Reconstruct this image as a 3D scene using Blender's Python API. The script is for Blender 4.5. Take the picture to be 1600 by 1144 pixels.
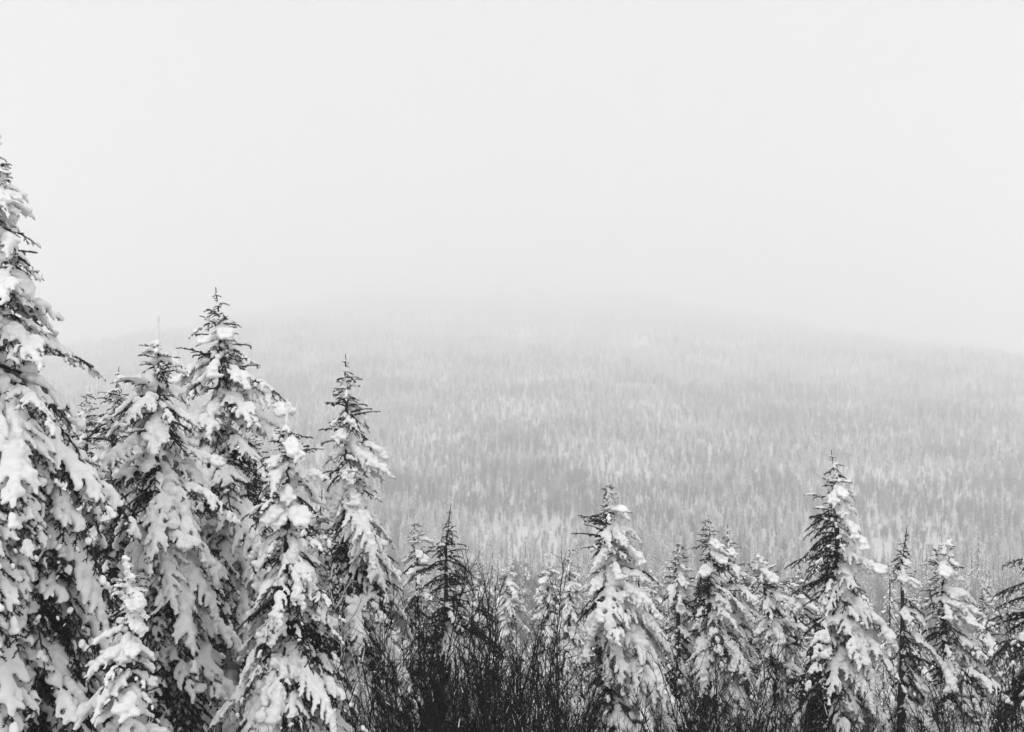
import bpy, math, random
import numpy as np
from mathutils import Matrix, Vector, Euler, noise as mnoise

# ------------------------------------------------------------------ clear
for o in list(bpy.data.objects):
    bpy.data.objects.remove(o)
scene = bpy.context.scene
COL = scene.collection

# ------------------------------------------------------------------ camera
F = 1556.0          # focal length in photo pixels (1600 wide)
CX, CY = 800.0, 572.0
cam_d = bpy.data.cameras.new('camera')
cam_d.sensor_width = 36.0
cam_d.lens = 36.0 * F / 1600.0
cam_d.clip_start = 0.1
cam_d.clip_end = 50000.0
cam = bpy.data.objects.new('camera', cam_d)
COL.objects.link(cam)
cam.location = (0, 0, 0)
cam.rotation_euler = (math.radians(90), 0, 0)
scene.camera = cam

# ------------------------------------------------------------------ sky and sun (overcast)
SUN_EL, SUN_AZ = math.radians(52), math.radians(205)     # azimuth clockwise from +Y
world = bpy.data.worlds.new('World')
scene.world = world
world.use_nodes = True
nt = world.node_tree
for n in list(nt.nodes):
    nt.nodes.remove(n)
sky = nt.nodes.new('ShaderNodeTexSky')
sky.sky_type = 'NISHITA'
sky.sun_disc = False
sky.sun_elevation = SUN_EL
sky.sun_rotation = SUN_AZ
sky.dust_density = 6.0
sky.altitude = 900
bw = nt.nodes.new('ShaderNodeRGBToBW')
mixw = nt.nodes.new('ShaderNodeMix')          # closed cloud deck over the clear sky
mixw.data_type = 'FLOAT'
mixw.inputs[0].default_value = 0.85
CLOUD = 9.2
mixw.inputs[3].default_value = CLOUD
bgn = nt.nodes.new('ShaderNodeBackground')
bgn.inputs['Strength'].default_value = 0.1
wout = nt.nodes.new('ShaderNodeOutputWorld')
nt.links.new(sky.outputs[0], bw.inputs[0])
nt.links.new(bw.outputs[0], mixw.inputs[2])
nt.links.new(mixw.outputs[0], bgn.inputs['Color'])
nt.links.new(bgn.outputs[0], wout.inputs['Surface'])

sun_d = bpy.data.lights.new('sun', 'SUN')
sun_d.energy = 1.5
sun_d.angle = math.radians(20)
sun_d.color = (1, 1, 1)
sun = bpy.data.objects.new('sun', sun_d)
COL.objects.link(sun)
sd = Vector((math.sin(SUN_AZ) * math.cos(SUN_EL), math.cos(SUN_AZ) * math.cos(SUN_EL), math.sin(SUN_EL)))
sun.rotation_euler = (-sd).to_track_quat('-Z', 'Y').to_euler()

vs = scene.view_settings
vs.view_transform = 'Standard'
vs.look = 'None'
vs.exposure = 0.0
vs.gamma = 1.0
vs.use_curve_mapping = False
scene.render.engine = 'CYCLES'
cy = scene.cycles
cy.max_bounces = 12
cy.diffuse_bounces = 2
cy.glossy_bounces = 1
cy.transmission_bounces = 2
cy.volume_bounces = 6
cy.use_adaptive_sampling = True
cy.adaptive_threshold = 0.025
cy.transparent_max_bounces = 4
cy.use_denoising = True
try:
    cy.denoiser = 'OPENIMAGEDENOISE'
    cy.denoising_input_passes = 'RGB_ALBEDO_NORMAL'
except Exception:
    pass

# ------------------------------------------------------------------ materials (monochrome, as the photograph)
def new_mat(name):
    m = bpy.data.materials.new(name)
    m.use_nodes = True
    t = m.node_tree
    b = t.nodes['Principled BSDF']
    b.inputs['Specular IOR Level'].default_value = 0.1
    return m, t, b

def noise_grey(t, scale, lo, hi, detail=4.0, p0=0.35, p1=0.65, coord='Object'):
    tc = t.nodes.new('ShaderNodeTexCoord')
    nz = t.nodes.new('ShaderNodeTexNoise')
    nz.inputs['Scale'].default_value = scale
    nz.inputs['Detail'].default_value = detail
    t.links.new(tc.outputs[coord], nz.inputs['Vector'])
    rp = t.nodes.new('ShaderNodeValToRGB')
    rp.color_ramp.elements[0].position = p0
    rp.color_ramp.elements[1].position = p1
    rp.color_ramp.elements[0].color = (lo, lo, lo, 1)
    rp.color_ramp.elements[1].color = (hi, hi, hi, 1)
    t.links.new(nz.outputs['Fac'], rp.inputs['Fac'])
    return tc, nz, rp

def mat_snow(name, lo, hi, scale, bump=0.0, bscale=60.0, bdist=0.01):
    m, t, b = new_mat(name)
    tc, nz, rp = noise_grey(t, scale, lo, hi)
    t.links.new(rp.outputs[0], b.inputs['Base Color'])
    b.inputs['Roughness'].default_value = 0.75
    if bump > 0:
        n2 = t.nodes.new('ShaderNodeTexNoise')
        n2.inputs['Scale'].default_value = bscale
        n2.inputs['Detail'].default_value = 3.0
        t.links.new(tc.outputs['Object'], n2.inputs['Vector'])
        bp = t.nodes.new('ShaderNodeBump')
        bp.inputs['Strength'].default_value = bump
        bp.inputs['Distance'].default_value = bdist
        t.links.new(n2.outputs['Fac'], bp.inputs['Height'])
        t.links.new(bp.outputs[0], b.inputs['Normal'])
    return m

def mat_grey(name, lo, hi, scale, p0=0.35, p1=0.65, rough=0.8):
    m, t, b = new_mat(name)
    _, _, rp = noise_grey(t, scale, lo, hi, p0=p0, p1=p1)
    t.links.new(rp.outputs[0], b.inputs['Base Color'])
    b.inputs['Roughness'].default_value = rough
    return m

M_SNOW = mat_snow('snow', 0.84, 0.91, 9.0, 0.4, 42.0, 0.012)
M_GROUND = mat_snow('ground_snow', 0.72, 0.84, 0.4, 0.3, 6.0, 0.05)
M_NEEDLE = mat_grey('spruce_needles', 0.010, 0.034, 14.0)
M_BARK = mat_grey('spruce_bark', 0.02, 0.07, 25.0)
M_SHRUB = mat_grey('shrub_bark', 0.006, 0.022, 18.0)
M_FROSTWOOD = mat_grey('frosted_twigs', 0.35, 0.7, 12.0)
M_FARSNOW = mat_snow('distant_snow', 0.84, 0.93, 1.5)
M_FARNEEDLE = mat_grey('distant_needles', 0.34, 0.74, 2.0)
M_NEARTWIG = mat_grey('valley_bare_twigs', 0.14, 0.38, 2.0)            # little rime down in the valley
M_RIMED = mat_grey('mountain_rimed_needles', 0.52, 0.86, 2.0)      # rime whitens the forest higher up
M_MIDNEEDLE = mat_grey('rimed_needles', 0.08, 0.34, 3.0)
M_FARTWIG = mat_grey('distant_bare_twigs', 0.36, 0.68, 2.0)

def vary_by_tree(m, lo):
    """each tree carries more or less rime than its neighbours"""
    t = m.node_tree; b = t.nodes['Principled BSDF']
    src = b.inputs['Base Color'].links[0].from_socket
    oi = t.nodes.new('ShaderNodeObjectInfo')
    mr = t.nodes.new('ShaderNodeMapRange'); mr.inputs['To Min'].default_value = lo; mr.inputs['To Max'].default_value = 1.0
    mx = t.nodes.new('ShaderNodeVectorMath'); mx.operation = 'SCALE'
    t.links.new(oi.outputs['Random'], mr.inputs['Value']); t.links.new(src, mx.inputs[0]); t.links.new(mr.outputs[0], mx.inputs['Scale'])
    t.links.new(mx.outputs[0], b.inputs['Base Color'])
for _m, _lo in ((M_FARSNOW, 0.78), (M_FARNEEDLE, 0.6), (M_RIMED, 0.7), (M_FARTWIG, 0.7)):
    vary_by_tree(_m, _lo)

# ------------------------------------------------------------------ helpers
def tag(o, label=None, cat=None, group=None, kind=None):
    if label: o['label'] = label
    if cat: o['category'] = cat
    if group: o['group'] = group
    if kind: o['kind'] = kind
    return o

def mesh_from(name, v, f, mats, mat_idx=None, smooth=False):
    """v (n,3), f (m,3) or (m,4) int array"""
    me = bpy.data.meshes.new(name)
    v = np.ascontiguousarray(v, dtype=np.float32)
    f = np.ascontiguousarray(f, dtype=np.int32)
    k = f.shape[1]
    me.vertices.add(len(v))
    me.vertices.foreach_set('co', v.ravel())
    me.loops.add(f.size)
    me.loops.foreach_set('vertex_index', f.ravel())
    me.polygons.add(len(f))
    me.polygons.foreach_set('loop_start', np.arange(0, f.size, k, dtype=np.int32))
    me.polygons.foreach_set('loop_total', np.full(len(f), k, dtype=np.int32))
    for m in mats:
        me.materials.append(m)
    if mat_idx is not None:
        me.polygons.foreach_set('material_index', np.ascontiguousarray(mat_idx, dtype=np.int32))
    me.polygons.foreach_set('use_smooth', np.full(len(f), smooth))
    me.update(calc_edges=True)
    return me

def obj(name, data, parent=None, coll=None):
    o = bpy.data.objects.new(name, data)
    (coll or COL).objects.link(o)
    if parent is not None:
        o.parent = parent
    return o

def norm(a):
    return a / np.maximum(np.linalg.norm(a, axis=-1, keepdims=True), 1e-9)

def frames(T):
    ref = np.where(np.abs(T[:, 2:3]) > 0.9, np.array([[1.0, 0, 0]]), np.array([[0, 0, 1.0]]))
    A = norm(np.cross(T, ref))
    return A, np.cross(T, A)

class Geo:
    def __init__(self):
        self.v, self.f, self.m, self.n = [], [], [], 0
    def add(self, v, f, m):
        self.v.append(v); self.f.append(f + self.n); self.m.append(np.full(len(f), m)); self.n += len(v)
    def tube(self, P, r, sides=4, m=0):
        P = np.asarray(P, float); k = len(P)
        r = np.broadcast_to(np.asarray(r, float), (k,))
        T = norm(np.gradient(P, axis=0))
        A, B = frames(T)
        a = np.arange(sides) * 2 * math.pi / sides
        ring = P[:, None, :] + r[:, None, None] * (np.cos(a)[None, :, None] * A[:, None, :] + np.sin(a)[None, :, None] * B[:, None, :])
        v = ring.reshape(-1, 3)
        i = np.arange(k - 1)[:, None] * sides
        j = np.arange(sides)[None, :]
        j2 = (j + 1) % sides
        q = np.stack([i + j, i + j2, i + sides + j2, i + sides + j], -1).reshape(-1, 4)
        f = np.concatenate([q[:, [0, 1, 2]], q[:, [0, 2, 3]]])
        self.add(v, f, m)
    def arrays(self):
        return np.concatenate(self.v), np.concatenate(self.f), np.concatenate(self.m)

def icosphere(sub):
    import bmesh
    bm = bmesh.new()
    bmesh.ops.create_icosphere(bm, subdivisions=sub, radius=1.0)
    v = np.array([x.co[:] for x in bm.verts]); f = np.array([[q.index for q in p.verts] for p in bm.faces])
    bm.free()
    return v, f
ICO_V, ICO_F = icosphere(2)

TMP = bpy.data.collections.new('remesh_workspace')
COL.children.link(TMP)

def fuse_spheres(jobs):
    """jobs: list of (centres (n,3), radii (n,3), voxel, jitter) -> list of (v, quads) of the fused snow"""
    obs = []
    for c, r, vox, jit in jobs:
        v = (ICO_V[None] * r[:, None, :] + c[:, None, :]).reshape(-1, 3)
        f = (ICO_F[None] + (np.arange(len(c)) * len(ICO_V))[:, None, None]).reshape(-1, 3)
        o = obj('tmp', mesh_from('tmp', v, f, []), None, TMP)
        md = o.modifiers.new('r', 'REMESH'); md.mode = 'VOXEL'; md.voxel_size = vox; md.adaptivity = 0.0
        ms = o.modifiers.new('s', 'SMOOTH'); ms.factor = 0.5; ms.iterations = 4 if vox == 0.012 else 2
        obs.append(o)
    dg = bpy.context.evaluated_depsgraph_get()
    dg.update()
    out = []
    for o, (c, r, vox, jit) in zip(obs, jobs):
        ev = o.evaluated_get(dg); me = ev.to_mesh()
        nv = len(me.vertices); v = np.empty(nv * 3, np.float32); me.vertices.foreach_get('co', v); v = v.reshape(-1, 3).astype(float)
        nn = np.empty(nv * 3, np.float32); me.vertices.foreach_get('normal', nn); nn = nn.reshape(-1, 3)
        nl = len(me.loops); li = np.empty(nl, np.int32); me.loops.foreach_get('vertex_index', li)
        q = li.reshape(-1, 4) if nl == 4 * len(me.polygons) else None
        if q is None:
            me.calc_loop_triangles(); q = np.empty(len(me.loop_triangles) * 3, np.int32)
            me.loop_triangles.foreach_get('vertices', q); q = q.reshape(-1, 3)
        ev.to_mesh_clear()
        if jit > 0:
            d = np.array([mnoise.noise(Vector(p * 11.0)) + 0.6 * mnoise.noise(Vector(p * 30.0)) + 1.3 * mnoise.noise(Vector(p * 5.0)) for p in v])
            v = v + nn * (d * jit)[:, None]
        out.append((v, q.copy()))
    for o in obs:
        me = o.data
        bpy.data.objects.remove(o); bpy.data.meshes.remove(me)
    return out

# ------------------------------------------------------------------ terrain
def waves(x, y, L, seed):
    r = np.random.RandomState(seed); s = 0
    for k in range(6):
        a = r.uniform(0, 2 * math.pi); w = 2 * math.pi / (L * r.uniform(0.6, 1.6)); p = r.uniform(0, 6.28)
        s = s + np.sin((x * math.cos(a) + y * math.sin(a)) * w + p)
    return s / 6

GY = np.array([-8000, -300, -60, -10, 0, 3, 10, 20, 40, 60, 120, 350, 420])
GZ = np.array([18, 14, 6, -0.9, -1.7, -2.7, -6.0, -10.2, -16.6, -22.6, -39, -84, -88.0])
Y0, YR = 420.0, 4400.0
def ground(x, y):
    x = np.asarray(x, float); y = np.asarray(y, float)
    near = np.interp(y, GY, GZ)
    u = np.where(x > -150, (np.clip(x + 150, 0, None) / 1560.0) ** 2.4, (np.abs(x + 150) / 1020.0) ** 2.7)
    ridge = -190 + 605 * np.exp(-u)
    t = np.clip((y - Y0) / (YR - Y0), 0, 1) ** 1.1
    fall = np.clip((y - YR) / 3200, 0, 1)
    mt = -88 + (ridge + 88) * (t - 0.9 * fall * fall * (3 - 2 * fall))
    z = np.where(y < Y0, near, mt)
    amp = np.clip((y - 60) / 1200, 0, 1)
    z = z + amp * (15 * waves(x, y, 800, 3) + 4.5 * waves(x, y, 230, 5))
    z = z + 0.25 * waves(x, y, 9, 8) * np.clip(np.abs(y) / 6, 0, 1) * np.clip(1 - y / 400, 0, 1)
    return z

def build_ground():
    u = np.linspace(-1, 1, 181); xs = np.sign(u) * (np.abs(u) ** 2.6) * 7900
    ys = np.concatenate([-np.geomspace(7900, 8, 30), np.linspace(-4, 40, 45)[0:], np.geomspace(42, 8000, 190)])
    X, Y = np.meshgrid(xs, ys)
    Z = ground(X, Y)
    v = np.stack([X, Y, Z], -1).reshape(-1, 3)
    nx, ny = len(xs), len(ys)
    i = np.arange(ny - 1)[:, None] * nx; j = np.arange(nx - 1)[None, :]
    q = np.stack([i + j, i + j + 1, i + nx + j + 1, i + nx + j], -1).reshape(-1, 4)
    o = obj('ground', mesh_from('ground', v, q, [M_GROUND], None, True))
    tag(o, 'snow covered hillside, valley and mountain slope', None, None, 'structure')
    return float(Z.min()), float(Z.max())
ZMIN, ZMAX = build_ground()

# ------------------------------------------------------------------ haze: the air between here and the mountain
def build_haze():
    x0, x1, y0, y1, z0, z1 = -8050, 8050, -8050, 8150, ZMIN - 1.0, ZMAX + 26
    v = np.array([[x, y, z] for z in (z0, z1) for y in (y0, y1) for x in (x0, x1)])
    f = np.array([[0, 2, 3, 1], [4, 5, 7, 6], [0, 1, 5, 4], [2, 6, 7, 3], [0, 4, 6, 2], [1, 3, 7, 5]])
    m = bpy.data.materials.new('haze'); m.use_nodes = True
    t = m.node_tree
    for n in list(t.nodes): t.nodes.remove(n)
    out = t.nodes.new('ShaderNodeOutputMaterial')
    pv = t.nodes.new('ShaderNodeVolumePrincipled')
    pv.inputs['Color'].default_value = (1, 1, 1, 1)
    pv.inputs['Density'].default_value = HAZE_DENSITY
    pv.inputs['Anisotropy'].default_value = 0.0
    t.links.new(pv.outputs[0], out.inputs['Volume'])
    m.cycles.volume_sampling = 'DISTANCE'
    o = obj('haze', mesh_from('haze', v, f, [m]))
    tag(o, 'pale winter fog veiling the mountain', None, None, 'stuff')
HAZE_DENSITY = 0.00112
build_haze()

# ------------------------------------------------------------------ bough library
def rot_axis(v, ax, a):
    ax = ax / np.linalg.norm(ax)
    return v * math.cos(a) + np.cross(ax, v) * math.sin(a) + ax * np.dot(ax, v) * (1 - math.cos(a))

def curve_from(p, d, L, n, grav, wob, rng):
    """polyline starting at p going along d, bending downwards by grav (radians over its length)"""
    pts = [np.array(p, float)]; d = np.array(d, float); d /= np.linalg.norm(d)
    for k in range(n):
        d = d + np.array([0, 0, -1.0]) * grav / n + rng.normal(0, wob, 3)
        d /= np.linalg.norm(d)
        pts.append(pts[-1] + d * (L / n))
    return np.array(pts)

def poly_sample(P, step, off=0.0):
    seg = np.linalg.norm(np.diff(P, axis=0), axis=1); cum = np.concatenate([[0], np.cumsum(seg)])
    s = np.arange(off, cum[-1], step)
    if len(s) == 0: s = np.array([cum[-1] * 0.5])
    Q = np.stack([np.interp(s, cum, P[:, k]) for k in range(3)], -1)
    idx = np.clip(np.searchsorted(cum, s, 'right') - 1, 0, len(seg) - 1)
    return Q, norm(np.diff(P, axis=0))[idx], s / cum[-1]

def gen_skeleton(L, e0, e1, rng, step, dens):
    n = 12
    P = [np.zeros(3)]; yaw = 0.0
    for k in range(n):
        s = k / n
        e = math.radians(e0 + (e1 - e0) * s ** 0.7) + rng.normal(0, 0.06)
        yaw += rng.normal(0, 0.07)
        P.append(P[-1] + L / n * np.array([math.cos(e) * math.cos(yaw), math.cos(e) * math.sin(yaw), math.sin(e)]))
    P = np.array(P)
    twigs = [(P, 0, 1.0)]
    Q, T, S = poly_sample(P, step, 0.06)
    hang = max(0.0, -e1 / 90.0)
    for i, (q, t, s) in enumerate(zip(Q, T, S)):
        if rng.rand() > dens: continue
        side = 1 if i % 2 else -1
        up = norm(np.cross(t, np.array([0, 1.0, 0]))); up = up if up[2] > 0 else -up
        d = rot_axis(t, up, side * math.radians(rng.uniform(38, 62)))
        w = min(s / 0.22, 1.0) * (1 - s) ** 0.8
        l = max(0.07, 0.40 * L * w * rng.uniform(0.7, 1.15))
        l = min(l, 0.55)
        B = curve_from(q, d, l, 5, rng.uniform(0.1, 0.5) + 0.7 * hang, 0.05, rng)
        twigs.append((B, 1, l))
        if l > 0.12:
            q2, t2, s2 = poly_sample(B, step * 0.75, 0.04)
            for k, (a, b, c) in enumerate(zip(q2, t2, s2)):
                sd = 1 if k % 2 else -1
                upb = norm(np.cross(b, np.cross(np.array([0, 0, 1.0]), b) + 1e-6))
                d2 = rot_axis(b, upb, sd * math.radians(rng.uniform(35, 60)))
                l2 = max(0.05, 0.5 * l * (1 - c) * rng.uniform(0.6, 1.1))
                twigs.append((curve_from(a, d2, l2, 3, rng.uniform(0.0, 0.5) + 0.4 * hang, 0.05, rng), 2, l2))
    # tip
    return P, twigs

def needles(geo, twigs, step, nlen, nwid, per, rng, m=0, order_min=0):
    Ps, Ts, Ls = [], [], []
    for P, order, l in twigs:
        if order < order_min: continue
        Q, T, S = poly_sample(P, step, step * 0.3)
        if order == 0:
            keep = S > 0.25
            Q, T, S = Q[keep], T[keep], S[keep]
        Ps.append(Q); Ts.append(T); Ls.append(1.0 - 0.45 * S ** 4)
    Q = np.repeat(np.concatenate(Ps), per, 0); T = np.repeat(np.concatenate(Ts), per, 0); k = np.repeat(np.concatenate(Ls), per)
    n = len(Q)
    A, B = frames(T)
    a = rng.uniform(0, 2 * math.pi, n)
    R = np.cos(a)[:, None] * A + np.sin(a)[:, None] * B
    R[:, 2] += 0.25
    D = norm(T * rng.uniform(0.35, 0.9, n)[:, None] + R)
    W = norm(np.cross(D, rng.normal(0, 1, (n, 3))))
    ln = (nlen * k * rng.uniform(0.75, 1.25, n))[:, None]
    Q = Q + T * rng.uniform(-0.5, 0.5, n)[:, None] * step
    v = np.stack([Q - W * nwid / 2, Q + W * nwid / 2, Q + D * ln], 1).reshape(-1, 3)
    geo.add(v, np.arange(n * 3).reshape(-1, 3), m)

def vnoise(P, sc, off):
    return np.array([mnoise.noise(Vector(p * sc) + Vector((off, off * 1.7, 0))) for p in P])

def snow_spheres(P, twigs, L, level, rng, fine=1.0, fat=False):
    """level: 0 bare with a few crumbs, 1 patchy, 2 heavy"""
    C, R = [], []
    off = rng.uniform(0, 100)
    for T, order, l in twigs:
        if order == 0:
            r0 = [0.014, 0.031, 0.047][level] * (0.7 + 0.4 * L)
        elif order == 1:
            r0 = [0.010, 0.020, 0.030][level] * (0.8 + 0.25 * L)
        else:
            r0 = [0.008, 0.0135, 0.0175][level]
        if level == 0 and rng.rand() > 0.30: continue
        if level == 1 and order == 2 and rng.rand() > 0.75: continue
        st = max(r0 * 0.45, 0.011) * fine
        Q, D, S = poly_sample(T, st, 0.0)
        nz = vnoise(Q, 5.5, off) + 0.5 * vnoise(Q, 14.0, off)
        thr = [0.12, -0.06, -0.5 if fat else -0.34][level]
        keep = nz > thr
        if order == 2 or level < 2:
            keep &= S < rng.uniform(0.6, 1.0)
        if order == 0:
            keep &= S > 0.04
        Q, S, nz = Q[keep], S[keep], nz[keep]
        if len(Q) == 0: continue
        r = r0 * (1.0 + 0.8 * np.clip(nz, -0.5, 0.9)) * (1 - 0.55 * S ** 2)
        r = np.maximum(r, 0.0105 * fine)
        rr = np.stack([r, r, r * 0.82], -1) * rng.uniform(0.88, 1.12, (len(r), 3))
        C.append(Q + np.array([0, 0, 1.0]) * (r * 0.62)[:, None] + rng.normal(0, 0.12, (len(r), 3)) * r[:, None]); R.append(rr)
    if level == 2:           # thicker tongues lying along the bough
        Q, D, S = poly_sample(P, 0.03, 0.05)
        for k in range(rng.randint(2, 5)):
            i0 = rng.randint(0, max(1, int(len(Q) * (0.6 if fat else 1.0)))); ln = rng.randint(7, 15) if fat else rng.randint(4, 12); a = (rng.uniform(0.052, 0.082) if fat else rng.uniform(0.04, 0.078)) * (0.55 + 0.4 * L)
            side = norm(np.cross(D[i0], np.array([0, 0, 1.0]))) * rng.uniform(-0.10, 0.10) * (0.4 + L)
            for i in range(i0, min(len(Q), i0 + ln)):
                w = math.sin(math.pi * (i - i0 + 0.7) / (ln + 0.4)) ** 0.6
                for q in range(2):
                    rr = a * w * rng.uniform(0.7, 1.1)
                    C.append((Q[i] + side + np.array([0, 0, rr * 0.55]) + rng.normal(0, a * 0.3, 3) * np.array([1, 1, 0.4]))[None]); R.append(np.array([[rr, rr, rr * 0.72]]))
    if not C:
        C.append(P[6:7]); R.append(np.array([[0.02, 0.02, 0.015]]))
    return np.concatenate(C), np.concatenate(R)

def gen_leader(Hl, level, rng, bend=0.0, spread=0.32, zmax=0.86):
    """top of a young spruce: upright shoot with whorls of short twigs"""
    n = 10; s = np.linspace(0, 1, n + 1)
    P = np.stack([bend * s ** 2 * Hl, 0.02 * np.sin(s * 5), Hl * (s - 0.35 * abs(bend) * s ** 3)], -1)
    twigs = [(P, 1, Hl)]
    z = 0.0
    while z < zmax:
        l = spread * Hl * (1 - z) ** 0.9 + 0.04
        p = np.array([np.interp(z, s, P[:, k]) for k in range(3)])
        a0 = rng.uniform(0, 6.28)
        for k in range(rng.randint(2, 5)):
            a = a0 + k * 1.35 + rng.normal(0, 0.3); e = math.radians(rng.uniform(-25, 60))
            d = np.array([math.cos(a) * math.cos(e), math.sin(a) * math.cos(e), math.sin(e)])
            ll = l * rng.uniform(0.3, 1.25)
            B = curve_from(p, d, ll, 4, rng.uniform(0.2, 0.8), 0.06, rng)
            twigs.append((B, 1, ll))
            if ll > 0.11:
                q2, t2, s2 = poly_sample(B, 0.06, 0.05)
                for i, (a_, b_, c_) in enumerate(zip(q2, t2, s2)):
                    d2 = rot_axis(b_, np.array([0, 0, 1.0]), (1 if i % 2 else -1) * rng.uniform(0.6, 1.0))
                    twigs.append((curve_from(a_, d2, 0.07 + 0.3 * ll * (1 - c_), 3, 0.3, 0.05, rng), 2, 0.1))
        z += rng.uniform(0.04, 0.11)
    return P, twigs

def n_islands(nv, q):
    lab = np.arange(nv)
    e = np.concatenate([q[:, [0, 1]], q[:, [1, 2]], q[:, [2, -1]]])
    while True:
        m = np.minimum(lab[e[:, 0]], lab[e[:, 1]]); old = lab.copy()
        np.minimum.at(lab, e[:, 0], m); np.minimum.at(lab, e[:, 1], m)
        lab = lab[lab]
        if (lab == old).all(): return len(np.unique(lab))

LIB = []      # dicts: cls, level, droop, reach, drop, bough mesh, snow mesh (and arrays for the coarse copies)
def build_library(fine, specs, seed):
    rng = np.random.RandomState(seed)
    items, jobs = [], []
    for sp in specs:
        if sp['cls'] == 'leader':
            P, tw = gen_leader(sp['L'], sp['level'], rng, sp.get('bend', 0.0), sp.get('spread', 0.32), 0.58 if sp.get('candle') else 0.86)
            g = Geo()
            g.tube(P, np.linspace(0.02, 0.006, len(P)), 5, 1)
        else:
            P, tw = gen_skeleton(sp['L'], sp['e0'], sp['e1'], rng, (0.068 if sp['level'] else 0.058) if fine else 0.12, 0.94)
            g = Geo()
            g.tube(P, np.linspace(0.009 + 0.008 * sp['L'], 0.004, len(P)), 5, 1)
        for T, order, l in tw[1:]:
            if fine or order == 1:
                g.tube(T, np.linspace(0.005, 0.003, len(T)), 3, 0)
        if fine:
            needles(g, tw, 0.0095, 0.021, 0.0062, 5 if sp['level'] else 7, rng)
        else:
            needles(g, tw, 0.040, 0.045, 0.016, 3, rng)
        v, f, m = g.arrays()
        c, r = snow_spheres(P, tw, sp['L'], sp['level'], rng, 1.0 if fine else 1.8, sp.get('fat', False))
        if sp['cls'] == 'leader' and sp['level'] >= 1 and sp['kindl'] != 'bare':
            Q, _, S = poly_sample(P, 0.02)
            w = (0.030 if sp.get('candle') else 0.045) * (1 - 0.45 * S)
            c = np.concatenate([c, Q]); r = np.concatenate([r, np.stack([w, w, w], -1)])
        jobs.append((c, r, ((0.012 if sp.get('fat') else 0.0098) if fine else 0.032), ((0.008 if sp.get('fat') else 0.010) if fine else 0.0)))
        it = dict(sp); it.update(v=v, f=f, m=m, reach=float(np.max(P[:, 0])), drop=float(-P[-1, 2]), top=P[-1])
        items.append(it)
    for it, (sv, sq) in zip(items, fuse_spheres(jobs)):
        it['sv'], it['sq'] = sv, sq
        if fine:
            it['mesh'] = mesh_from('bough', it['v'], it['f'], [M_NEEDLE, M_BARK], it['m'])
            it['snow'] = mesh_from('snow_load', sv, sq, [M_SNOW], None, True)
            it['loose'] = n_islands(len(sv), sq) > 1
            del it['v'], it['f'], it['m'], it['sv'], it['sq']
    return items

specs = []
rs = random.Random(4)
for L, nvar in ((0.34, 2), (0.6, 3), (0.95, 3), (1.35, 2)):
    for level in (0, 1, 2):
        for dc, (e0, e1) in enumerate(((25, -5), (0, -45), (-20, -74))):
            for k in range(nvar if level else max(1, nvar - 1)):
                specs.append(dict(cls='bough', L=L, level=level, dc=dc, fat=(level == 2 and k == 0), e0=e0 + rs.uniform(-8, 8), e1=e1 + rs.uniform(-10, 8)))
specs += [dict(cls='leader', L=0.75, level=1, kindl='bare'), dict(cls='leader', L=0.8, level=1, kindl='frosted'),
          dict(cls='leader', L=0.75, level=2, kindl='snowy'), dict(cls='leader', L=0.8, level=1, spread=0.26, candle=True, kindl='candle'),
          dict(cls='leader', L=0.6, level=2, bend=0.3, spread=0.55, kindl='bent'), dict(cls='leader', L=0.9, level=0, spread=0.22, kindl='slim'),
          dict(cls='leader', L=0.8, level=1, kindl='frosted')]
LIB = build_library(True, specs, 11)
BOUGHS = [b for b in LIB if b['cls'] == 'bough']
LEADERS = {}
for b in LIB:
    if b['cls'] == 'leader': LEADERS.setdefault(b['kindl'], b)

def pick(level, dc, reach, rng, lib):
    c = [b for b in lib if b['level'] == level and b['dc'] == dc]
    c.sort(key=lambda b: abs(math.log(max(reach, 0.05) / b['reach'])) + rng.random() * 0.35)
    b = c[0]
    return b, min(1.45, max(0.6, reach / b['reach']))

# ------------------------------------------------------------------ near trees
def at(px, py, d):
    return np.array([(px - CX) / F * d, d, (CY - py) / F * d])

def trunk_mesh(path, r0, r1, seed):
    rng = np.random.RandomState(seed)
    g = Geo(); n = len(path)
    r = np.linspace(r0, r1, n) * rng.uniform(0.92, 1.08, n); r[0] *= 1.35
    g.tube(path, r, 9, 0)
    v, f, m = g.arrays()
    return mesh_from('trunk', v, f, [M_BARK], None, True)

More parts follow.
